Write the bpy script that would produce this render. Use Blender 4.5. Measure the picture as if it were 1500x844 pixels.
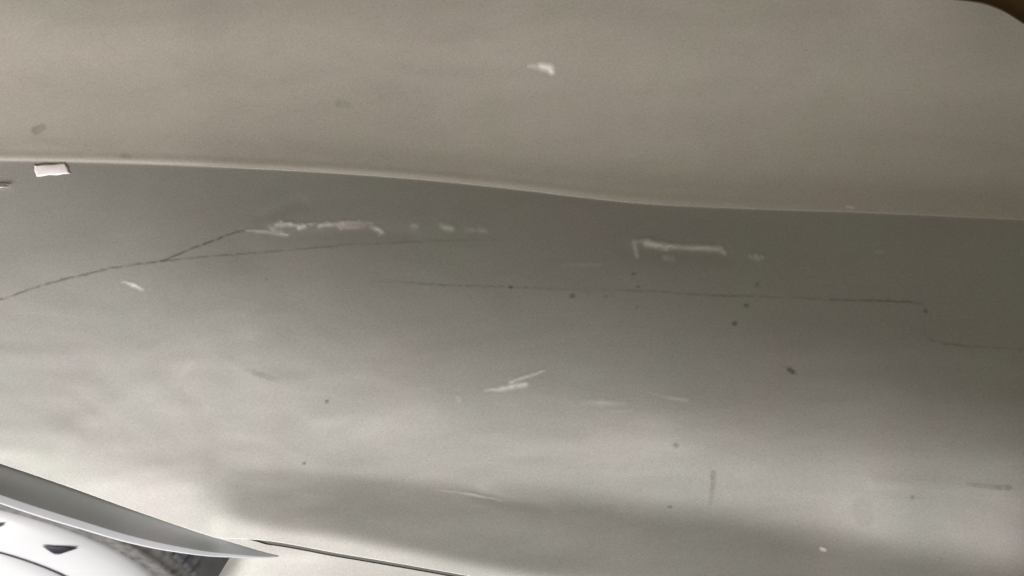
import bpy, math, random
import numpy as np
from mathutils import Vector, Matrix

random.seed(4)
for o in list(bpy.data.objects):
    bpy.data.objects.remove(o)
scn = bpy.context.scene
C = scn.collection

# ------------------------------------------------------------------ frame of reference
# The flank of the car is laid out in metres on a slanted plane (u along the car, v up the
# flank, w out of the flank).  The camera looks down onto it at 53 degrees.
S = .00048
DIST = 1500 * S * 35 / 36
PIT = math.radians(53)
U = Vector((1, 0, 0))
V = Vector((0, math.sin(PIT), math.cos(PIT)))
W = Vector((0, -math.cos(PIT), math.sin(PIT)))
ORG = Vector((0, 0, .56))
def wl(u, v, w):
    return ORG + U * u + V * v + W * w

# ------------------------------------------------------------------ camera
cam = bpy.data.cameras.new('camera')
cam.lens = 35
cam.sensor_width = 36
cam.clip_start = .02
cam.clip_end = 60
cam_o = bpy.data.objects.new('camera', cam)
C.objects.link(cam_o)
cam_o.location = wl(0, 0, DIST)
cam_o.rotation_euler = Matrix((U, V, W)).transposed().to_euler()
cam.dof.use_dof = True
cam.dof.focus_distance = DIST * .93
cam.dof.aperture_fstop = 6.5
scn.camera = cam_o

# ------------------------------------------------------------------ light: warm ambient and an added key lamp
world = bpy.data.worlds.new('World')
scn.world = world
world.use_nodes = True
bgn = world.node_tree.nodes['Background']
bgn.inputs[0].default_value = (1, .90, .64, 1)
bgn.inputs[1].default_value = .15
def area(name, at, to, size, power, col):
    l = bpy.data.lights.new(name, 'AREA')
    l.shape = 'RECTANGLE'
    l.size, l.size_y = size
    l.energy = power
    l.color = col
    o = bpy.data.objects.new(name, l)
    C.objects.link(o)
    o.location = wl(*at)
    o.rotation_euler = (wl(*at) - wl(*to)).to_track_quat('Z', 'Y').to_euler()
    return o
area('side_key_light', (-.8, -1.45, .62), (-.15, -.1, 0), (1.6, .9), 88, (1, .971, .972))  # unseen soft lamp added to light the outer side
scn.view_settings.view_transform = 'Standard'
scn.view_settings.look = 'None'
scn.view_settings.exposure = 0
scn.view_settings.gamma = 1
scn.render.engine = 'CYCLES'

# ------------------------------------------------------------------ shape of the flank
XS = [0, 150, 300, 322, 340, 400, 500, 650, 800, 1000, 1200, 1350, 1500]
# station heights of the section curve below the crease
YK = [[242,290,340,430,520,600,630,650,665,680,720],
      [246,290,340,430,520,586,640,670,700,725,760],
      [251,300,350,430,500,580,640,700,720,770,820],
      [252,300,352,430,502,585,676,698,722,756,821],
      [253,300,355,430,505,590,680,699,743,769,822],
      [256,300,360,430,510,600,683,702,759,786,830],
      [262,310,370,440,520,610,684,706,774,798,850],
      [272,320,380,450,540,625,696,728,805,827,870],
      [286,330,390,460,560,650,706,746,832,856,900],
      [305,350,410,480,590,680,725,778,850,890,940],
      [312,360,430,510,610,705,755,818,885,925,975],
      [316,365,450,540,630,720,775,838,905,945,995],
      [324,370,470,560,650,740,795,858,925,965,1015]]
YU = [-130, -20, 60, 120, 175, 208]       # stations above the crease for x=0 (scaled to the crease)
#SLOPES_BEGIN
SK = [[-0.029, -0.047, -0.037, -0.12, -0.129, -0.121, -0.163, -0.142, -0.196, -0.152, -0.152],
      [0.078, 0.051, 0.017, -0.093, -0.11, -0.116, -0.106, -0.144, -0.148, -0.15, -0.15],
      [0.157, 0.164, 0.135, 0.008, -0.086, -0.119, -0.078, -0.072, -0.108, -0.1, -0.1],
      [0.167, 0.18, 0.142, 0.018, -0.097, -0.146, -0.098, -0.072, -0.025, -0.135, -0.135],
      [0.17, 0.172, 0.168, -0.013, -0.11, -0.116, -0.036, 0.025, 0.101, -0.089, -0.089],
      [0.175, 0.22, 0.136, 0.036, -0.042, -0.095, -0.049, 0.042, 0.1, -0.085, -0.084],
      [0.22, 0.237, 0.183, 0.095, -0.042, -0.1, -0.058, 0.072, 0.137, -0.105, -0.069],
      [0.271, 0.26, 0.218, 0.137, 0.01, -0.104, -0.076, 0.072, 0.123, -0.102, -0.054],
      [0.3, 0.287, 0.261, 0.17, 0.021, -0.114, -0.076, 0.098, 0.101, -0.102, -0.04],
      [0.327, 0.347, 0.303, 0.225, 0.046, -0.187, -0.111, 0.129, 0.1, -0.102, -0.027],
      [0.353, 0.345, 0.315, 0.26, 0.068, -0.213, -0.21, 0.122, 0.1, -0.102, -0.016],
      [0.371, 0.351, 0.342, 0.301, 0.071, -0.194, -0.276, 0.121, 0.1, -0.102, -0.007],
      [0.39, 0.364, 0.365, 0.303, 0.131, -0.194, -0.268, 0.121, 0.1, -0.102, 0.0]]
SU = [[-0.239, -0.239, -0.299, -0.257, -0.238, -0.165], [-0.214, -0.214, -0.268, -0.211, -0.16, -0.127], [-0.202, -0.202, -0.252, -0.191, -0.145, -0.085], [-0.185, -0.185, -0.232, -0.174, -0.084, 0.001], [-0.192, -0.192, -0.24, -0.195, -0.1, -0.025], [-0.191, -0.191, -0.238, -0.174, -0.101, 0.01], [-0.188, -0.188, -0.235, -0.153, -0.096, 0.016], [-0.175, -0.175, -0.219, -0.153, -0.092, 0.046], [-0.199, -0.199, -0.248, -0.157, -0.08, 0.055], [-0.195, -0.195, -0.244, -0.148, -0.055, 0.105], [-0.204, -0.206, -0.251, -0.132, 0.008, 0.14], [-0.248, -0.307, -0.234, -0.068, 0.038, 0.182], [-0.112, -0.112, -0.14, -0.001, 0.089, 0.231]]
#SLOPES_END
CRX = [-200, 0, 100, 200, 400, 600, 750, 850, 950, 1100, 1250, 1500, 1700]
CRY = [230, 235, 236.5, 239, 247, 260, 275, 287, 297, 304, 309, 320, 330]

def pchip(x, y, xq):
    """monotone cubic, x (n), y (n,...) -> (m,...), clamped"""
    x = np.asarray(x, float); y = np.asarray(y, float); xq = np.clip(np.asarray(xq, float), x[0], x[-1])
    h = np.diff(x); hh = h.reshape((-1,) + (1,) * (y.ndim - 1)); d = np.diff(y, axis=0) / hh
    m = np.zeros_like(y)
    w1 = 2 * hh[1:] + hh[:-1]; w2 = hh[1:] + 2 * hh[:-1]
    with np.errstate(all='ignore'):
        mm = (w1 + w2) / (w1 / d[:-1] + w2 / d[1:])
    m[1:-1] = np.where(d[:-1] * d[1:] > 0, mm, 0)
    m[0] = d[0]; m[-1] = d[-1]
    i = np.clip(np.searchsorted(x, xq, side='right') - 1, 0, len(x) - 2)
    t = ((xq - x[i]) / h[i]).reshape((-1,) + (1,) * (y.ndim - 1)); H = h[i].reshape(t.shape)
    return ((1 + 2 * t) * (1 - t) ** 2 * y[i] + t * (1 - t) ** 2 * H * m[i]
            + t * t * (3 - 2 * t) * y[i + 1] + t * t * (t - 1) * H * m[i + 1])
def crease(x):
    return pchip(CRX, CRY, np.atleast_1d(x))

# tabulated height fields, in units of S, on a grid of stations
GX = np.arange(-300, 2141, 5.0)
GY = np.arange(-220, 1121, 2.0)
def table(keysy, keyss, up):
    ky = pchip(XS, keysy, GX); ks = pchip(XS, keyss, GX); cr = crease(GX)
    out = np.zeros((len(GX), len(GY)))
    for i in range(len(GX)):
        s = pchip(ky[i], ks[i], GY)
        a = np.concatenate([[0], np.cumsum((s[1:] + s[:-1]) * .5 * 2.0)])
        out[i] = a - np.interp(cr[i], GY, a)
    # smooth a little along the car
    k = np.exp(-(np.arange(-18, 19) / (6.0 if up else 3.2)) ** 2 / 2); k /= k.sum()
    p = np.pad(out, ((18, 18), (0, 0)), mode='edge')
    return sum(k[j] * p[j:j + len(GX)] for j in range(37))
YUU = [[-130 + (y + 130) * (c - 20 + 130) / 345.0 for y in YU] for c in crease(XS)]
TL = table(YK, SK, False)
TU = table(YUU, SU, True)
def bil(T, x, y):
    fx = np.clip((x - GX[0]) / 5.0, 0, len(GX) - 1.001); fy = np.clip((y - GY[0]) / 2.0, 0, len(GY) - 1.001)
    i = fx.astype(int); j = fy.astype(int); a = fx - i; b = fy - j
    return (T[i, j] * (1 - a) * (1 - b) + T[i + 1, j] * a * (1 - b) + T[i, j + 1] * (1 - a) * b + T[i + 1, j + 1] * a * b)
def ridge(x, y, pts, width, amp):
    """a soft dent or swelling along a line"""
    d = np.full(np.shape(x), 1e9)
    for (x0, y0), (x1, y1) in zip(pts[:-1], pts[1:]):
        t = np.clip(((x - x0) * (x1 - x0) + (y - y0) * (y1 - y0)) / ((x1 - x0) ** 2 + (y1 - y0) ** 2), 0, 1)
        d = np.minimum(d, np.hypot(x - x0 - t * (x1 - x0), y - y0 - t * (y1 - y0)))
    return amp * np.exp(-(d / width) ** 2)
def smooth_noise(x, y, sx, sy, seed):
    r = np.random.default_rng(seed); N = 64; g = r.normal(size=(N, N))
    fx = (x / sx) % N; fy = (y / sy) % N
    i = np.floor(fx).astype(int); j = np.floor(fy).astype(int); a = fx - i; b = fy - j
    a = a * a * a * (a * (6 * a - 15) + 10); b = b * b * b * (b * (6 * b - 15) + 10); i1 = (i + 1) % N; j1 = (j + 1) % N
    i %= N; j %= N
    return g[i, j] * (1 - a) * (1 - b) + g[i1, j] * a * (1 - b) + g[i, j1] * (1 - a) * b + g[i1, j1] * a * b
def HL(x, y):
    x = np.asarray(x, float); y = np.asarray(y, float)
    h = bil(TL, x, y) - 3.0
    dl = np.exp(-((x - 230) / 260) ** 2 - ((y - 570) / 90) ** 2)
    xr = x * .82 + y * .57; yr = -x * .57 + y * .82
    h = h + dl * .17 * smooth_noise(xr, yr, 90, 26, 3)
    h = h + .3 * smooth_noise(x, y, 190, 50, 5) * np.clip((y - 380) / 200, 0, 1)
    h = h + .05 * smooth_noise(x + .2 * y, y, 60, 18, 8) * np.clip((y - 430) / 150, 0, 1)
    h = h + ridge(x, y, [(90, 640), (180, 580), (270, 530)], 18, .3)
    h = h + ridge(x, y, [(255, 528), (330, 530), (400, 552), (440, 566)], 11, .16)
    h = h + ridge(x, y, [(500, 640), (560, 600), (470, 610)], 22, .3)
    h = h + ridge(x, y, [(1280, 705), (1380, 712), (1470, 718)], 10, .4)
    h = h + ridge(x, y, [(700, 722), (740, 734), (800, 742)], 10, -.5)
    h = h + ridge(x, y, [(400, 345), (520, 338), (600, 342)], 12, -.5)
    h = h + ridge(x, y, [(380, 318), (440, 296)], 10, -.5)
    h = h + ridge(x, y, [(925, 368), (1060, 372)], 12, -.4)
    return h
def HU(x, y):
    x = np.asarray(x, float); y = np.asarray(y, float)
    c = np.interp(x, GX, crease(GX))
    h = bil(TU, x, y)
    k = 1 - .9 * np.clip((x - 600) / 600, 0, 1)
    d = c - y
    h = h + k * .42 * np.exp(-((d - 6.5) / 5.0) ** 2)
    r = np.clip((5 - d) / 5, 0, 1)
    h = h - .35 * k * (1 - np.sqrt(np.clip(1 - r * r, 0, 1)))
    return h
def P(x, y, h):
    """station x,y and height h -> world; the height is measured towards the standing viewer"""
    w = h * S; z = 1 - w / DIST
    return ORG + U * ((x - 750) * S * z) + V * ((422 - y) * S * z) + W * w
def PA(x, y, h):
    w = h * S; z = 1 - w / DIST
    return (np.array(ORG)[None] + np.array(U)[None] * ((x - 750) * S * z)[:, None]
            + np.array(V)[None] * ((422 - y) * S * z)[:, None] + np.array(W)[None] * w[:, None])

# ------------------------------------------------------------------ materials
def newmat(name):
    m = bpy.data.materials.new(name); m.use_nodes = True
    return m, m.node_tree.nodes, m.node_tree.links, m.node_tree.nodes['Principled BSDF']
def paint(name, col, metallic, rough, coat, cr, grain=.05, blot=.05):
    m, N, L, b = newmat(name)
    tc = N.new('ShaderNodeTexCoord')
    n1 = N.new('ShaderNodeTexNoise'); n1.inputs['Scale'].default_value = 950; n1.inputs['Detail'].default_value = 2
    n2 = N.new('ShaderNodeTexNoise'); n2.inputs['Scale'].default_value = 16; n2.inputs['Detail'].default_value = 4
    n3 = N.new('ShaderNodeTexNoise'); n3.inputs['Scale'].default_value = 70; n3.inputs['Detail'].default_value = 3
    for n in (n1, n2, n3): L.new(tc.outputs['Object'], n.inputs['Vector'])
    # large faint film of grime, slightly greener / redder in places
    r2 = N.new('ShaderNodeValToRGB'); L.new(n2.outputs['Fac'], r2.inputs['Fac'])
    r2.color_ramp.elements[0].position = .3; r2.color_ramp.elements[1].position = .7
    r2.color_ramp.elements[0].color = (col[0] * (1 - blot), col[1], col[2] * (1 - blot), 1)
    r2.color_ramp.elements[1].color = (col[0] * (1 + blot * .4), col[1] * (1 - blot * .5), col[2] * (1 - blot * .2), 1)
    mm = N.new('ShaderNodeMapRange'); L.new(n1.outputs['Fac'], mm.inputs['Value'])
    mm.inputs['From Min'].default_value = .25; mm.inputs['From Max'].default_value = .75
    mm.inputs['To Min'].default_value = 1 - grain; mm.inputs['To Max'].default_value = 1 + grain
    m3 = N.new('ShaderNodeMapRange'); L.new(n3.outputs['Fac'], m3.inputs['Value'])
    m3.inputs['To Min'].default_value = .97; m3.inputs['To Max'].default_value = 1.03
    mu = N.new('ShaderNodeMath'); mu.operation = 'MULTIPLY'; L.new(mm.outputs[0], mu.inputs[0]); L.new(m3.outputs[0], mu.inputs[1])
    mp = N.new('ShaderNodeMapping'); mp.inputs['Scale'].default_value = (5, 16, 16); mp.inputs['Rotation'].default_value = (.2, .3, .12)
    L.new(tc.outputs['Object'], mp.inputs['Vector'])
    n4 = N.new('ShaderNodeTexNoise'); n4.inputs['Scale'].default_value = 1.6; n4.inputs['Detail'].default_value = 7; n4.inputs['Roughness'].default_value = .62
    n4.inputs['Distortion'].default_value = .8
    L.new(mp.outputs[0], n4.inputs['Vector'])
    m4 = N.new('ShaderNodeMapRange'); L.new(n4.outputs['Fac'], m4.inputs['Value'])
    m4.inputs['From Min'].default_value = .35; m4.inputs['From Max'].default_value = .7
    m4.inputs['To Min'].default_value = .985; m4.inputs['To Max'].default_value = 1.016
    mu2 = N.new('ShaderNodeMath'); mu2.operation = 'MULTIPLY'; L.new(mu.outputs[0], mu2.inputs[0]); L.new(m4.outputs[0], mu2.inputs[1]); mu = mu2
    m5 = N.new('ShaderNodeMapRange'); L.new(n4.outputs['Fac'], m5.inputs['Value'])
    m5.inputs['From Min'].default_value = .3; m5.inputs['From Max'].default_value = .7
    m5.inputs['To Min'].default_value = rough - .04; m5.inputs['To Max'].default_value = rough + .05
    L.new(m5.outputs[0], b.inputs['Roughness'])
    vm = N.new('ShaderNodeVectorMath'); vm.operation = 'SCALE'
    L.new(r2.outputs['Color'], vm.inputs[0]); L.new(mu.outputs[0], vm.inputs['Scale'])
    L.new(vm.outputs[0], b.inputs['Base Color'])
    b.inputs['Metallic'].default_value = metallic; b.inputs['Roughness'].default_value = rough
    b.inputs['Coat Weight'].default_value = coat; b.inputs['Coat Roughness'].default_value = cr
    bp = N.new('ShaderNodeBump'); bp.inputs['Strength'].default_value = .05; bp.inputs['Distance'].default_value = .0004
    L.new(n3.outputs['Fac'], bp.inputs['Height']); L.new(bp.outputs[0], b.inputs['Normal'])
    return m
M_body = paint('silver_beige_paint', (.395, .3835, .361), .5, .47, .25, .38, .13, .035)
M_shoulder = paint('shoulder_paint_warmer', (.412, .380, .332), .5, .47, .25, .38, .13, .035)  # same settings as the flank paint, base colour shifted warmer
M_flange = paint('arch_paint', (.45, .465, .49), .1, .5, .1, .4)
def plain(name, col, rough, spec=.5, metallic=0, noise=0, scale=60):
    m, N, L, b = newmat(name)
    b.inputs['Roughness'].default_value = rough; b.inputs['Metallic'].default_value = metallic
    b.inputs['Specular IOR Level'].default_value = spec
    tc = N.new('ShaderNodeTexCoord'); n = N.new('ShaderNodeTexNoise'); n.inputs['Scale'].default_value = scale
    n.inputs['Detail'].default_value = 5; L.new(tc.outputs['Object'], n.inputs['Vector'])
    r = N.new('ShaderNodeValToRGB'); L.new(n.outputs['Fac'], r.inputs['Fac'])
    r.color_ramp.elements[0].position = .3; r.color_ramp.elements[1].position = .7
    r.color_ramp.elements[0].color = (*[c * (1 - noise) for c in col], 1)
    r.color_ramp.elements[1].color = (*[c * (1 + noise) for c in col], 1)
    L.new(r.outputs['Color'], b.inputs['Base Color'])
    return m
M_tyre = plain('tyre_rubber', (.10, .096, .09), .6, .5, 0, .5, 110)
M_tread = plain('tread_rubber', (.085, .085, .092), .7, .4, 0, .5, 110)
M_cap = plain('white_wheel_plastic', (.49, .493, .50), .35, .5, 0, .01, 20)
M_dark = plain('hollow_shade', (.012, .011, .02), .35, .5)  # near-black colour standing in for shade in the hubcap openings
M_liner = plain('wheel_well_liner', (.02, .02, .02), .8, .3, 0, .3, 40)
M_gap = plain('panel_gap', (.13, .128, .12), .8, .2)
M_glass = plain('dark_window', (.12, .07, .028), .6, .2, 0, .2, 6)
M_floor = plain('garage_floor', (.16, .15, .135), .7, .3, 0, .2, 5)
M_paper = plain('paper', (.80, .735, .735), .6, .3, 0, .05, 300)
M_seal = plain('rubber_seal', (.03, .027, .022), .6, .3)
def markmat(name, col, rough=.5):
    m, N, L, b = newmat(name)
    b.inputs['Base Color'].default_value = (*col, 1); b.inputs['Roughness'].default_value = rough
    at = N.new('ShaderNodeAttribute'); at.attribute_name = 'mark_amount'
    L.new(at.outputs['Fac'], b.inputs['Alpha'])
    return m
M_white = markmat('white_scuff_and_highlight', (.86, .84, .78), .6)  # scuffs and chips, plus a few highlights painted on the flank
M_pink = markmat('pinkish_scuff', (.68, .60, .55), .6)
M_black = markmat('dark_speck', (.03, .028, .035), .6)
M_grey = markmat('grey_grime_and_shade', (.22, .21, .19), .8)  # grime smears, and the painted shade line round the hollow
M_line = markmat('dark_hairline', (.07, .055, .045), .8)  # thin dark lines drawn in colour on the paint

# ------------------------------------------------------------------ helpers
car_at = wl(-.1, -.1, 0); car_at.z = 0
def link(name, verts, faces, mat, parent=None, at=None, smooth=True):
    me = bpy.data.meshes.new(name)
    at = Vector(at) if at is not None else sum((Vector(v) for v in verts), Vector()) / len(verts)
    A = np.asarray([tuple(v) for v in verts], float) - np.array(at)
    me.from_pydata(A.tolist(), [], faces)
    me.materials.append(mat); me.update()
    if smooth: me.polygons.foreach_set('use_smooth', [True] * len(me.polygons))
    o = bpy.data.objects.new(name, me); C.objects.link(o)
    if parent:
        o.parent = parent
        base = Vector((0, 0, 0)); q = parent
        while q: base += q.location; q = q.parent
        o.location = at - base
    else: o.location = at
    return o
def thing(name, label, cat, at):
    o = bpy.data.objects.new(name, None); C.objects.link(o); o.location = at; o.empty_display_size = .1
    o['label'] = label; o['category'] = cat
    return o
def gridfaces(n, m, off=0):
    return [(off + i * m + j, off + i * m + j + 1, off + (i + 1) * m + j + 1, off + (i + 1) * m + j) for i in range(n - 1) for j in range(m - 1)]
def facing(faces, verts):
    """flip if the first face looks away from the outside"""
    a, b, c = (Vector(verts[k]) for k in faces[len(faces) // 2][:3])
    if (b - a).cross(c - a).dot(W) < 0: return [tuple(reversed(f)) for f in faces]
    return faces

# ------------------------------------------------------------------ setting
fl = link('floor', [(-6, -6, 0), (6, -6, 0), (6, 6, 0), (-6, 6, 0)], [(0, 1, 2, 3)], M_floor, None, (0, 0, 0), False)
fl['kind'] = 'structure'

# ------------------------------------------------------------------ the car
car = thing('car', 'silver beige car seen close up along its scuffed and finely lined flank above a white wheel', 'car', car_at)

# lower boundary of the flank: wheel arch edge, then the sill seam
ARX = [-260, 0, 100, 200, 300, 345, 400, 410]
ARY = [590, 679, 713, 749, 783, 797, 812.5, 814.5]
SMX = [318, 345, 370, 500, 640, 800, 1000, 1200, 1800, 2300]
SMY = [789.3, 789.9, 791, 812, 836, 866, 905, 945, 1065, 1165]
def arch(x): return np.interp(x, np.linspace(-260, 410, 400), pchip(ARX, ARY, np.linspace(-260, 410, 400)))
def seam(x): return np.interp(x, np.linspace(318, 2300, 800), pchip(SMX, SMY, np.linspace(318, 2300, 800)))
def bound(x):
    return np.where(x < 320, arch(np.minimum(x, 400)), seam(np.maximum(x, 320)) - .5)
def gap(x):
    return -.6 + 6.2 * np.clip((np.asarray(x, float) - 360) / 30, 0, 1)
def panel(name, xs, top, bot, H, rows, mat, parent, roll_top=0, roll_bot=0, ex=1.0, offs=0):
    n = len(xs); t = np.concatenate([[0, .0012], np.linspace(.006, .994, rows - 4), [.9988, 1]])
    ys = top[:, None] * (1 - t)[None] + bot[:, None] * t[None]
    X = np.repeat(xs[:, None], rows, 1); h = H(X.ravel(), ys.ravel()).reshape(n, rows) + offs
    Y = ys
    if roll_bot:
        e = [(-.6, -1.2), (-1.4, -3.0), (-2.4, -roll_bot)]
        X = np.c_[X, np.repeat(xs[:, None], 3, 1)]; Y = np.c_[Y, *[(ys[:, -1:] + a) for a, b in e]]; h = np.c_[h, *[(h[:, rows - 1:rows] + b) for a, b in e]]
    if roll_top:
        e = [(-2.4, -roll_top), (-2.2, -2.2), (-1.2, -.8)]
        X = np.c_[np.repeat(xs[:, None], 3, 1), X]; Y = np.c_[*[(ys[:, :1] + a) for a, b in e], Y]; h = np.c_[*[(h[:, :1] + b) for a, b in e], h]
    pts = PA(X.ravel(), Y.ravel(), h.ravel())
    f = gridfaces(n, Y.shape[1]); f = facing(f, pts)
    return link(name, pts, f, mat, parent)
xs = np.arange(-260, 2101, 4.0)
cr = crease(xs)
flank = panel('flank_panel', xs, cr - 2, bound(xs), HL, 170, M_body, car, roll_bot=14)

# shoulder panel above the crease, its far edge rolls over towards the glass
TPX = [-200, 0, 600, 1000, 1200, 1300, 1375, 1435, 1465, 1500, 1560, 1720]
TPY = [-140, -120, -75, -40, -18, -9, -2, 5, 15, 36, 75, 190]
tp = pchip(TPX, TPY, xs)
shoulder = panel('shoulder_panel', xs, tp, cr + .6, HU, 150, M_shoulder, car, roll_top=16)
# folded return of the lip, closes the step to the flank
hb = HU(xs, cr + .6)
r = [(.6, 0), (.4, -1.5), (-.4, -5.0), (-3, -10.0)]
pts = PA(np.repeat(xs, 4), (cr[:, None] + np.array([a for a, b in r])[None]).ravel(), (hb[:, None] + np.array([b for a, b in r])[None]).ravel())
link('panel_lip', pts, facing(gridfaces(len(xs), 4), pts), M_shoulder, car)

# glass beyond the shoulder
gx = np.arange(-260, 2101, 40.0); gt = pchip(TPX, TPY, gx)
gy = gt[:, None] + np.array([14, -4, -60, -220, -520])[None]
gh = HU(gx, gt)[:, None] + np.array([-9, -9, -20, -70, -170])[None]
pts = PA(np.repeat(gx, 5), gy.ravel(), gh.ravel())
o = link('window', pts, facing(gridfaces(len(gx), 5), pts), M_glass, car)
o['label'] = 'dark brown glass beyond the edge of the shoulder panel'

# sill below the seam: one strip above the arch tip, one strip that runs on under it
def flange_low(x): return np.interp(x, *FLO)
_fx = [-260, 0, 60, 120, 190, 250, 320, 380, 412]; _fy = [640, 738, 758, 776, 796, 808, 816, 817.5, 815.5]
_q = np.linspace(-260, 412, 400); FLO = (_q, pchip(_fx, _fy, _q))
xa = np.arange(322, 411, 2.0)
topa = bound(xa) + gap(xa); bota = np.maximum(arch(xa) - .5, topa + .1)
sill = bpy.data.objects.new('sill', None)
va = []; fa = []
def strip(xcol, top, bot, rows, offs):
    t = np.linspace(0, 1, rows); Y = top[:, None] * (1 - t) + bot[:, None] * t; X = np.repeat(xcol[:, None], rows, 1)
    h = HL(X.ravel(), Y.ravel()) + offs(X.ravel(), Y.ravel())
    p = PA(X.ravel(), Y.ravel(), h); f = facing(gridfaces(len(xcol), rows, 0), p); k = len(va)
    va.extend(p.tolist()); fa.extend([tuple(q + k for q in g) for g in f])
strip(xa, topa, bota, 8, lambda x, y: -.15 - 1.35 * np.clip((x - 360) / 40, 0, 1))
xb = np.concatenate([[395, 402], np.arange(408, 2101, 4.0)])
topb = np.where(xb < 408, 817.5, seam(xb) + 4.2); midb = np.where(xb < 408, 819, np.maximum(817.5, seam(xb) + 5))
def edge_open(x):  # right side of the wheel opening
    return 818 + (336 - x) * 1.65
xc = np.arange(232, 409, 4.0)
topc = np.where(xc > 336, np.interp(xc, *FLO) + .2, np.maximum(edge_open(xc), 818)); 
def off_c(x, y):
    d = np.minimum(np.clip((x - 336) * 1 + (y - 818) * .6, 0, 40), 40)
    return -1.5 - 10 * np.exp(-d / 9) 
strip(xc, topc, np.full(len(xc), 1000.), 60, off_c)
strip(np.arange(408, 2101, 4.0), bound(np.arange(408, 2101, 4.0)) + gap(500), seam(np.arange(408, 2101, 4.0)) + 190, 60, lambda x, y: 0 * x - 1.5)
link('sill', va, fa, M_body, car)
# dark bottom of the seam, recessed
xg = np.arange(360, 2101, 6.0); sg = seam(xg)
yy = sg[:, None] + np.array([-4, 1.5, 8])[None]; hg = HL(np.repeat(xg, 3), yy.ravel()) - 2.6
pts = PA(np.repeat(xg, 3), yy.ravel(), hg)
link('sill_seam', pts, facing(gridfaces(len(xg), 3), pts), M_gap, car)

# turned-in flange of the wheel arch
xf = np.concatenate([np.arange(-260, 408, 3.0), [409.5]])
a = arch(xf); lo = np.interp(xf, *FLO); lo = np.maximum(lo, a + .3); h0 = HL(xf, a)
wd = np.clip((lo - a) / 55, 0, 1.3)
prof = [(-.05, -24, 0), (.0, -22, 0), (.1, -19.4, 0), (.3, -14.2, 0), (.55, -7.7, 0), (.765, -2.1, 0), (.775, -1.85, 0), (.79, -1.75, 0), (.84, -1.5, 0), (.965, -.9, 0), (.975, -.9, 0), (.985, -1.6, 0), (1., -5, 0), (.97, -50, 0), (.80, -90, 0)]
T = np.array([p[0] for p in prof]); Q = np.array([p[1] for p in prof])
Y = a[:, None] + (lo - a)[:, None] * T[None]
Hh = h0[:, None] - 1.5 + Q[None] * (np.clip(wd, .03, 1.3) ** 1.15)[:, None]
pts = PA(np.repeat(xf, len(prof)), Y.ravel(), Hh.ravel())
link('arch_flange', pts, facing(gridfaces(len(xf), len(prof)), pts), M_flange, car)

# wheel well: a dark curved liner behind the wheel
def liner():
    vs = []; n = 24; m = 6
    for i in range(n):
        x = -420 + 900 * i / (n - 1)
        for j in range(m):
            t = j / (m - 1)
            vs.append(P(x, 560 + 700 * t, -330 - 420 * t - 60 * math.sin(i / (n - 1) * math.pi)))
    return vs, gridfaces(n, m)
vs, f = liner()
link('wheel_well', vs, facing(f, vs), M_liner, car)

# ------------------------------------------------------------------ wheel (axle is level, pointing out of the flank)
WR = .200
wc = P(-94, 858, -.25 / S)
AX = Vector((math.sin(.019) * .8, -1, 0)).normalized()
A1 = Vector((1, 0, 0)).cross(AX).normalized() * -1     # up
A2 = AX.cross(A1).normalized()
def wp(r, th, d):  # th from up, clockwise to the right; d outwards
    right = Vector((1, 0, 0))
    r = r * 1.05 if r <= .2 else .21 + (r - .2) * .8
    return wc + A1 * (r * math.cos(th)) + right * (r * math.sin(th)) + AX * d
wheel = bpy.data.objects.new('wheel', None); C.objects.link(wheel); wheel.parent = car; wheel.location = wc - car_at
def lathe(name, prof, mat, seg=160, parent=wheel, th0=0, th1=2 * math.pi):
    full = abs(th1 - th0 - 2 * math.pi) < 1e-6; n = seg if full else seg + 1
    vs = [wp(r, th0 + (th1 - th0) * i / seg, d) for i in range(n) for r, d in prof]; m = len(prof); f = []
    for i in range(seg):
        for j in range(m - 1):
            f.append((i * m + j, i * m + j + 1, ((i + 1) % n) * m + j + 1, ((i + 1) % n) * m + j))
    a, b, c = vs[f[0][0]], vs[f[0][1]], vs[f[0][2]]
    return link(name, vs, f, mat, parent, wc)
# hubcap: domed face, concentric step, rounded rim
cap = lathe('hubcap', [(.0005, .028), (.05, .027), (.10, .022), (.128, .017), (.1475, .012), (.1495, .006), (.151, .006), (.153, .0135), (.160, .0135), (.175, .010), (.188, .0045), (.196, -.0015), (.199, -.006), (.1995, -.012), (.196, -.02)], M_cap, 200)
lathe('groove_shade_ring', [(.1485, .0128), (.1505, .0122), (.1545, .0142)], M_dark, 160)  # dark ring over the groove, its shade put into the colour
# vents near the rim of the hubcap: three-cornered dark patches, the shade of the openings painted
def cap_d(r):
    return np.interp(r, [.128, .1475, .153, .160, .175, .188, .196], [.017, .012, .0135, .0135, .010, .0045, -.0015])
def ray_wheel(px, py, d=.011):
    o = cam_o.location; p = P(px, py, -50); v = (p - o).normalized(); q = wc + AX * d
    for _ in range(40):
        t = (wc + AX * d - o).dot(AX) / v.dot(AX); h = o + v * t - wc
        d = .6 * d + .4 * (float(cap_d(math.hypot(h.dot(A1), h.x) / 1.05)) + .0016)
    r = math.hypot(h.dot(A1), h.x) / 1.05; th = math.atan2(h.x, h.dot(A1))
    return r, th
tri = [(62, 796.5), (80, 797.5), (98, 797.8), (116, 799), (108, 802), (99, 805), (92, 807.5), (86, 809), (80, 808.3), (74, 805)]
loc = [ray_wheel(x, y) for x, y in tri]
vent0 = None
rc = sum(r for r, t in loc) / len(loc); tc_ = sum(t for r, t in loc) / len(loc)
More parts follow.
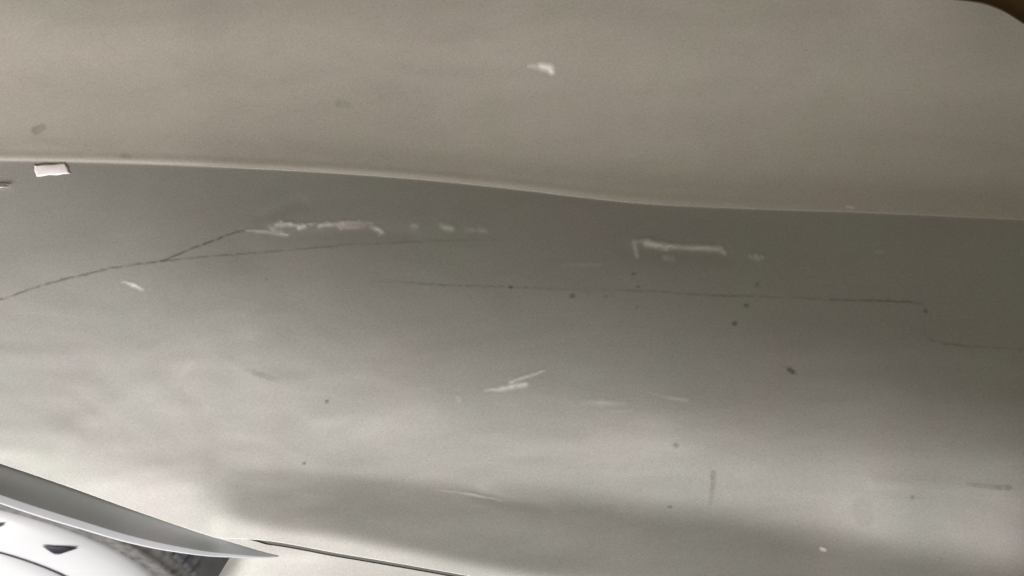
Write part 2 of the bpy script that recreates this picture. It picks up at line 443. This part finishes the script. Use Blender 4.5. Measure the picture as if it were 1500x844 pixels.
def vent(dth):
    vs = []; n = len(loc)
    for ins, dd in ((1.0, .0014), (.9, .0016)):
        for r, t in loc:
            rr = rc + (r - rc) * ins; tt = tc_ + (t - tc_) * ins
            vs.append(wp(rr, tt + dth, float(cap_d(rr)) + dd))
    vs.append(wp(rc, tc_ + dth, float(cap_d(rc)) + .002))
    f = [(i, (i + 1) % n, n + (i + 1) % n, n + i) for i in range(n)] + [(n + i, n + (i + 1) % n, 2 * n) for i in range(n)]
    return link('vent', vs, f, M_dark, cap)
VSTEP = abs(ray_wheel(-12, 762)[1] - tc_)
nv = max(6, round(2 * math.pi / max(VSTEP, .2)))
for k in range(5):
    vent(-k * 2 * math.pi / 5)
    vent(-k * 2 * math.pi / 5 - VSTEP)
print('wheel', rc, tc_, VSTEP, nv, loc[:2])
# tyre: sidewall with ribs, shoulder with blocks, tread
lathe('tyre_sidewall', [(.196, -.012), (.200, -.006), (.205, -.002), (.210, .001), (.2115, .0018), (.213, .0002), (.222, .002), (.230, .001), (.2315, .0022), (.233, -.001), (.240, -.005), (.246, -.010), (.2475, -.0135)], M_tyre, 200)
lathe('tyre_tread', [(.2475, -.0135), (.252, -.02), (.256, -.032), (.2568, -.05), (.2535, -.052), (.2535, -.056), (.257, -.058), (.258, -.085), (.2545, -.087), (.2545, -.092), (.258, -.094), (.2568, -.14), (.25, -.17), (.236, -.18)], M_tread, 200)
# shoulder blocks all round
N_B = 72
for k in range(N_B):
    th = 2 * math.pi * k / N_B; w_ = 2 * math.pi / N_B * .36
    vs = []
    for (r, d) in ((.236, -.0035), (.2475, -.010), (.2585, -.021), (.2605, -.045), (.254, -.047), (.244, -.02)):
        for s in (-1, 1): vs.append(wp(r, th + s * w_ + d * 1.2, d))
    f = [(0, 1, 3, 2), (2, 3, 5, 4), (4, 5, 7, 6), (6, 7, 9, 8), (0, 2, 4, 6, 8, 10), (1, 11, 9, 7, 5, 3)]
    if abs((th + math.pi) % (2 * math.pi) - math.pi) < 2.2:
        link('tread_block', vs, f, M_tread if k % 3 else M_tyre, wheel, wp(.25, th, -.02), False)

# ------------------------------------------------------------------ scuffs, chips, dark lines and painted highlights
MARKS = True
G_R = 1.22
def mark(name, strokes, mat, label, H=HL, seed=1, rough=.5, step=1.0, lift=.45, soft=1.0, gain=1.0, tilt=0.0):
    strokes = [(*q[:4], q[4] * G_R, q[5] * G_R, *q[6:]) for q in strokes] if mat in (M_white, M_pink) else strokes
    if mat is M_black: gain *= .6; soft = 1.8
    if mat is M_grey: gain *= .6
    if mat is M_white: gain *= .78; tilt = .02; soft *= 2.2; rough *= .75
    """strokes: (x0,y0,x1,y1,r0,r1,a0,a1) soft capsules"""
    x0 = min(min(s[0], s[2]) - max(s[4:6]) for s in strokes) - 3; x1 = max(max(s[0], s[2]) + max(s[4:6]) for s in strokes) + 3
    y0 = min(min(s[1], s[3]) - max(s[4:6]) for s in strokes) - 3; y1 = max(max(s[1], s[3]) + max(s[4:6]) for s in strokes) + 3
    X, Y = np.meshgrid(np.arange(x0, x1, step), np.arange(y0, y1, step), indexing='ij')
    wob = rough * 1.0
    wob = min(wob, .5) if mat is M_line else wob
    Xw = X + wob * smooth_noise(X, Y, 7, 7, seed); Yw = Y + wob * smooth_noise(X, Y, 6, 6, seed + 1)
    A = np.zeros_like(X)
    for (a, b, c, d, r0, r1, a0, a1) in strokes:
        L2 = (c - a) ** 2 + (d - b) ** 2 + 1e-9
        t = np.clip(((Xw - a) * (c - a) + (Yw - b) * (d - b)) / L2, 0, 1)
        dd = np.hypot(Xw - a - t * (c - a), Yw - b - t * (d - b)); r = r0 + (r1 - r0) * t
        q = np.clip((1 - dd / r) * 1.8 / soft, 0, 1); q = q * q * (3 - 2 * q)
        A = np.maximum(A, q * (a0 + (a1 - a0) * t))
    A = A * np.clip(1 + rough * .55 * smooth_noise(X, Y, 7, 5, seed + 2), .35, 1.25)
    A = np.clip(A * gain, 0, 1)
    h = H(X.ravel(), Y.ravel()) + lift + tilt * (y1 - Y.ravel())
    pts = PA(X.ravel(), Y.ravel(), h); n, m = X.shape
    keep = A > .02; fs = []
    K = keep[:-1, :-1] | keep[1:, :-1] | keep[:-1, 1:] | keep[1:, 1:]
    for i, j in zip(*np.nonzero(K)): fs.append((i * m + j, i * m + j + 1, (i + 1) * m + j + 1, (i + 1) * m + j))
    used = sorted({q for g in fs for q in g})
    if not used: return
    mp = {q: k for k, q in enumerate(used)}
    fs = facing([tuple(mp[q] for q in g) for g in fs], pts[used])
    o = link(name, pts[used], fs, mat, car)
    at = o.data.attributes.new('mark_amount', 'FLOAT', 'POINT'); at.data.foreach_set('value', A.ravel()[used].astype(np.float32))
    o['label'] = label
    return o
def line(name, pts, r, a, label, seed, mat=None, H=HL, rough=.35):
    st = []
    n = len(pts)
    for i in range(n - 1):
        (x0, y0, k0), (x1, y1, k1) = pts[i], pts[i + 1]
        st.append((x0, y0, x1, y1, r, r, a * k0, a * k1))
    return mark(name, st, mat or M_line, label, H, seed, .9, 1.0, .4, gain=.42)
if MARKS:
    mark('scratch_or_highlight', [(360, 337, 420, 343, 3, 5, .3, .6), (398, 334, 412, 327, 7, 6, .5, .5), (412, 330, 426, 329, 6, 5, .5, .75), (438, 332, 446, 332, 6, 5, .8, .7), (426, 330, 462, 328, 4, 3, .45, .3),
                     (400, 338, 418, 342, 7, 4, .5, .2), (468, 331, 478, 329, 5, 5, .6, .55), (478, 329, 502, 328, 5, 6, .55, .45), (526, 324, 545, 328, 4, 4, .2, .3), (545, 332, 558, 341, 5, 7, .4, .85)],
         M_white, 'broken white scuff running up to the dark hairline', seed=11, rough=.75)
    mark('scratch_or_highlight', [(500, 330, 522, 329, 7, 7, .5, .45), (522, 329, 540, 330, 6, 3, .35, .1)], M_pink, 'pinkish patch in the middle of the broken white scuff', seed=14, rough=.6)
    mark('scratch_or_highlight', [(606, 331, 609, 331, 8, 7, .3, .3)], M_white, 'faint pale spot right of the broken white scuff', seed=15)
    mark('scratch_or_highlight', [(646, 331, 660, 335, 6, 8, .4, .5)], M_white, 'pale spot midway between the two white scuffs', seed=16)
    mark('scratch_or_highlight', [(684, 337, 692, 337, 7, 6, .2, .2), (703, 336, 710, 338, 7, 7, .28, .22)], M_white, 'pair of very faint pale spots', seed=17)
    mark('scratch_or_highlight', [(929, 355, 933, 376, 5.5, 5, .42, .38), (930, 355, 950, 353, 4, 5, .4, .6), (946, 356, 976, 362, 7.5, 8, .8, .7), (974, 361, 1054, 365, 6, 6.5, .62, .58), (1054, 364, 1061, 371, 6, 6, .5, .45)],
         M_white, 'long white hooked scuff under the crease', seed=21, rough=.5)
    mark('scratch_or_highlight', [(974, 378, 986, 379, 7, 6, .3, .25)], M_white, 'faint spot just under the long hooked scuff', seed=22)
    mark('scratch_or_highlight', [(1098, 375, 1101, 377, 3.5, 3.5, .4, .5), (1107, 376, 1110, 379, 6, 6, .55, .4), (1115, 376, 1117, 378, 3.5, 3, .4, .3)], M_white, 'cluster of small white nicks right of the hooked scuff', seed=23)
    mark('scratch_or_highlight', [(1286, 369, 1293, 369, 7, 6, .14, .1)], M_white, 'barely visible pale spot far right under the crease', seed=24)
    mark('paint_chip', [(776, 97, 796, 98, 5.5, 6.5, .28, .5), (793, 97, 805, 100, 8, 9, .9, 1), (803, 99, 808, 105, 8, 6.5, 1, .95)], M_white, 'bright white comma shaped chip on the shoulder panel', H=HU, seed=31, rough=.12)
    mark('scratch_or_highlight', [(180, 413, 194, 417, 3, 4.5, .35, .75), (194, 417, 209, 424, 4.5, 4, .85, .5)], M_white, 'short white slanted nick below the line fork', seed=32, rough=.4)
    mark('scratch_or_highlight', [(710, 572, 735, 570, 3, 5.5, .25, .6), (735, 569, 770, 563, 6, 5.5, .65, .75), (748, 560, 797, 543, 5, 3, .5, .3)], M_white, 'white wing shaped scrape on the bulge of the flank', seed=33, rough=.45)
    mark('scratch_or_highlight', [(852, 590, 880, 590, 5, 7, .1, .26), (880, 590, 918, 591, 7, 4, .26, .1), (895, 603, 925, 602, 4, 4, .12, .1)], M_white, 'faint wide highlight painted right of the wing shaped scrape', seed=34)  # soft highlight put into the colour as a pale layer
    mark('scratch_or_highlight', [(968, 581, 1006, 586, 4, 5, .1, .24), (925, 570, 968, 580, 4, 4, .02, .06)], M_white, 'faint highlight streak painted on the bulge', seed=35)  # highlight on the bulge, painted as a pale streak
    mark('scratch_or_highlight', [(672, 583, 674, 587, 6, 4, .22, .2)], M_white, 'tiny pale spot left of the wing shaped scrape', seed=36)
    mark('scratch_or_highlight', [(640, 717, 690, 724, 2.5, 3, .06, .35), (690, 724, 735, 733, 3.5, 2.5, .5, .2)], M_white, 'thin highlight painted along the hollow above the sill', seed=37)  # gleam along the hollow, painted in white
    mark('paint_chip', [(1204, 804, 1208, 805.5, 4.5, 4, .95, .9)], M_white, 'small bright white chip low on the flank', seed=38, rough=.1)
    mark('scratch_or_highlight', [(820, 388, 880, 388, 5, 5, .06, .1)], M_white, 'ghostly pale rub left of the hooked scuff', seed=39)
    mark('scratch_or_highlight', [(1240, 303, 1249, 304, 3, 3, .3, .3)], M_white, 'tiny pale nick on the crease', H=HU, seed=40)
    mark('scratch_or_highlight', [(268, 545, 282, 530, 6, 5, .1, .2), (282, 530, 262, 552, 5, 8, .15, .05)], M_white, 'pale rub at the top of the dented area', seed=41)
    mark('grime_spot', [(1045, 694, 1044, 712, 6, 5.5, .38, .34), (1044, 712, 1040, 738, 5, 4.5, .34, .2)], M_grey, 'grey finger shaped smear above the lower hollow', seed=42, rough=.3)
    mark('grime_spot', [(1262, 745, 1266, 758, 22, 20, .11, .11)], M_grey, 'wide faint grey smudge low at the right', seed=43, rough=.2)
    mark('grime_spot', [(52, 192, 62, 187, 9, 7, .5, .35)], M_grey, 'soft grey smudge above the crease at the far left', H=HU, seed=44, rough=.2)
    mark('grime_spot', [(496, 152, 508, 152, 8, 7, .2, .15)], M_grey, 'faint smudge in the middle of the shoulder panel', H=HU, seed=45, rough=.2)
    mark('grime_spot', [(180, 229, 190, 231, 6, 5, .25, .2)], M_grey, 'small smudge on the lip of the crease', H=HU, seed=46, rough=.2)
    mark('grime_spot', [(362, 543, 384, 550, 4, 6, .1, .3), (384, 550, 408, 558, 6, 3.5, .3, .1)], M_grey, 'grey smear along the edge of the dented area', seed=47)
    mark('grime_spot', [(1418, 709, 1448, 714, 4, 4, .15, .4), (1448, 714, 1478, 716, 4, 6, .4, .45)], M_grey, 'grey smear at the right end of the bright bulge', seed=48)
    specks = [(838, 434, 6, 5, .6, 'dark speck left of the middle of the long line'), (887, 435, 4, 3.5, .35, 'tiny dark speck below the long line'), (748, 421, 4.5, 3, .5, 'dark fleck at the left end of the long line'),
              (928, 401.5, 6, 3, .45, 'dark fleck below the corner of the hooked scuff'), (1093, 448, 6, 3.5, .5, 'slanted dark fleck under the long line'), (1109, 417, 4.5, 4, .35, 'faint dark dot above the long line'),
              (1076, 474.5, 6, 4.5, .7, 'round dark speck between the long line and the bulge'), (478, 589, 3.8, 3.8, .85, 'sharp black dot on the bulge'), (445, 679, 3.5, 3.2, .6, 'small black dot above the hollow'),
              (990, 653, 6.5, 5.5, .4, 'grey speck with a pale rim on the bulge'), (981, 743, 6, 3, .4, 'flat dark speck at the edge of the hollow'), (1336, 729, 4, 4, .4, 'small grey dot low at the right'), (934, 421, 3.5, 3, .4, 'dark dot on the long line under the hooked scuff'),
              (1356, 456, 6, 5, .35, 'dark dot at the bend of the long line'), (390, 409, 4, 3, .25, 'faint dot below the line fork'), (933, 450, 3, 3, .3, 'tiny dark dot under the long line')]
    for i, (x, y, rx, ry, a, lb) in enumerate(specks):
        mark('paint_chip', [(x - max(rx - ry, 0) * .6, y, x + max(rx - ry, 0) * .6 + .2, y, ry + .6, ry + .6, a, a)], M_black, lb, seed=60 + i, rough=.3)
    mark('paint_chip', [(1142, 533, 1157, 543, 2.5, 3.5, .1, .3), (1156, 542, 1162, 546, 6, 5.5, .75, .7), (1162, 546, 1170, 550, 3, 2, .4, .1)], M_black, 'dark chip with a short tail right of the middle', seed=90, rough=.3)
    line('dark_line', [(-60, 462, 1), (0, 440, 1), (30, 429, .9), (60, 419, .8), (95, 409, .9), (120, 404, .85), (160, 393, 1), (185, 390, .7), (235, 383, 1), (262, 373, 1), (290, 361, .9), (318, 351, 1), (337, 343, .9), (352, 339, .6), (375, 336, .2)], 2.3, .62, 'dark hairline climbing from the left to the broken scuff', 101)
    line('dark_line', [(235, 384, .9), (270, 379, .7), (330, 374, .9), (360, 372, .8), (420, 367, .6), (455, 364, .8), (478, 362, 1), (500, 359, .6), (560, 357, .5), (620, 354, .45), (680, 352, .25), (760, 350, .1)], 2.0, .5, 'lower branch of the forked dark hairline', 102)
    line('dark_line', [(540, 413, .1), (600, 414, .4), (650, 418, .5), (700, 419, .4), (745, 421, .5), (820, 424, .25), (900, 425, .3), (945, 427, .5), (1010, 431, .5), (1040, 433, .7), (1090, 434, .5), (1150, 436, .2), (1200, 438, .5), (1235, 440, .7), (1270, 440, .65), (1300, 441, .85), (1335, 443, .75), (1352, 446, .35), (1357, 456, .2), (1355, 470, .1), (1353, 488, .2), (1360, 497, .5), (1378, 503, .5), (1402, 506, .5), (1440, 509, .35), (1500, 512, .3), (1600, 514, .3)], 2.2, .55, 'long faint dark line along the flank with a hooked right end', 103)
    line('dark_line', [(316, 716, .2), (322, 704, .5), (345, 696, .6), (400, 691, .4), (460, 690, .15)], 4.5, .14, 'thin grey shade line painted round the nose of the hollow', 104, M_grey)  # shade at the turn of the hollow, drawn in grey

# ------------------------------------------------------------------ loose bits lying on the flank
def scrap(name, quad, H, thick, label, cat, mat, dog=0, lift=.3):
    n = 14; vs = []
    for k in (1, 0):
        for i in range(n):
            for j in range(8):
                s, t = i / (n - 1), j / 7
                x = (quad[0][0] * (1 - s) + quad[1][0] * s) * (1 - t) + (quad[3][0] * (1 - s) + quad[2][0] * s) * t
                y = (quad[0][1] * (1 - s) + quad[1][1] * s) * (1 - t) + (quad[3][1] * (1 - s) + quad[2][1] * s) * t
                x += .7 * math.sin(t * 9 + s * 4) * (s in (0, 1)) ; y += .6 * math.sin(s * 13) * (t in (0, 1))
                z = float(H(np.array([x]), np.array([y]))[0]) + .4 + lift * (1 - t) + k * thick + 1.2 * math.sin(s * 3.1) * math.sin(t * 2.6 + .3) + dog * t * t
                vs.append(P(x, y, z))
    m = 8; top = gridfaces(n, m); bot = [tuple(reversed(g)) for g in gridfaces(n, m, n * m)]
    bd = [i * m for i in range(n)] + [(n - 1) * m + j for j in range(1, m)] + [i * m + m - 1 for i in range(n - 2, -1, -1)] + [j for j in range(m - 2, 0, -1)]
    side = [(bd[i], bd[(i + 1) % len(bd)], bd[(i + 1) % len(bd)] + n * m, bd[i] + n * m) for i in range(len(bd))]
    o = link(name, vs, top + bot + side, mat)
    o['label'] = label; o['category'] = cat
    return o
scrap('paper_scrap', [(49, 242), (96, 239), (103, 254.5), (53, 258.5)], HL, .4, 'small pinkish white paper scrap stuck on the flank just under the crease', 'paper scrap', M_paper)
scrap('plastic_flake', [(-26, 268), (8, 270), (15, 273.5), (-24, 277)], HL, 1.2, 'thin pale flake at the left edge of the picture below the paper scrap', 'flake', M_paper, 3)
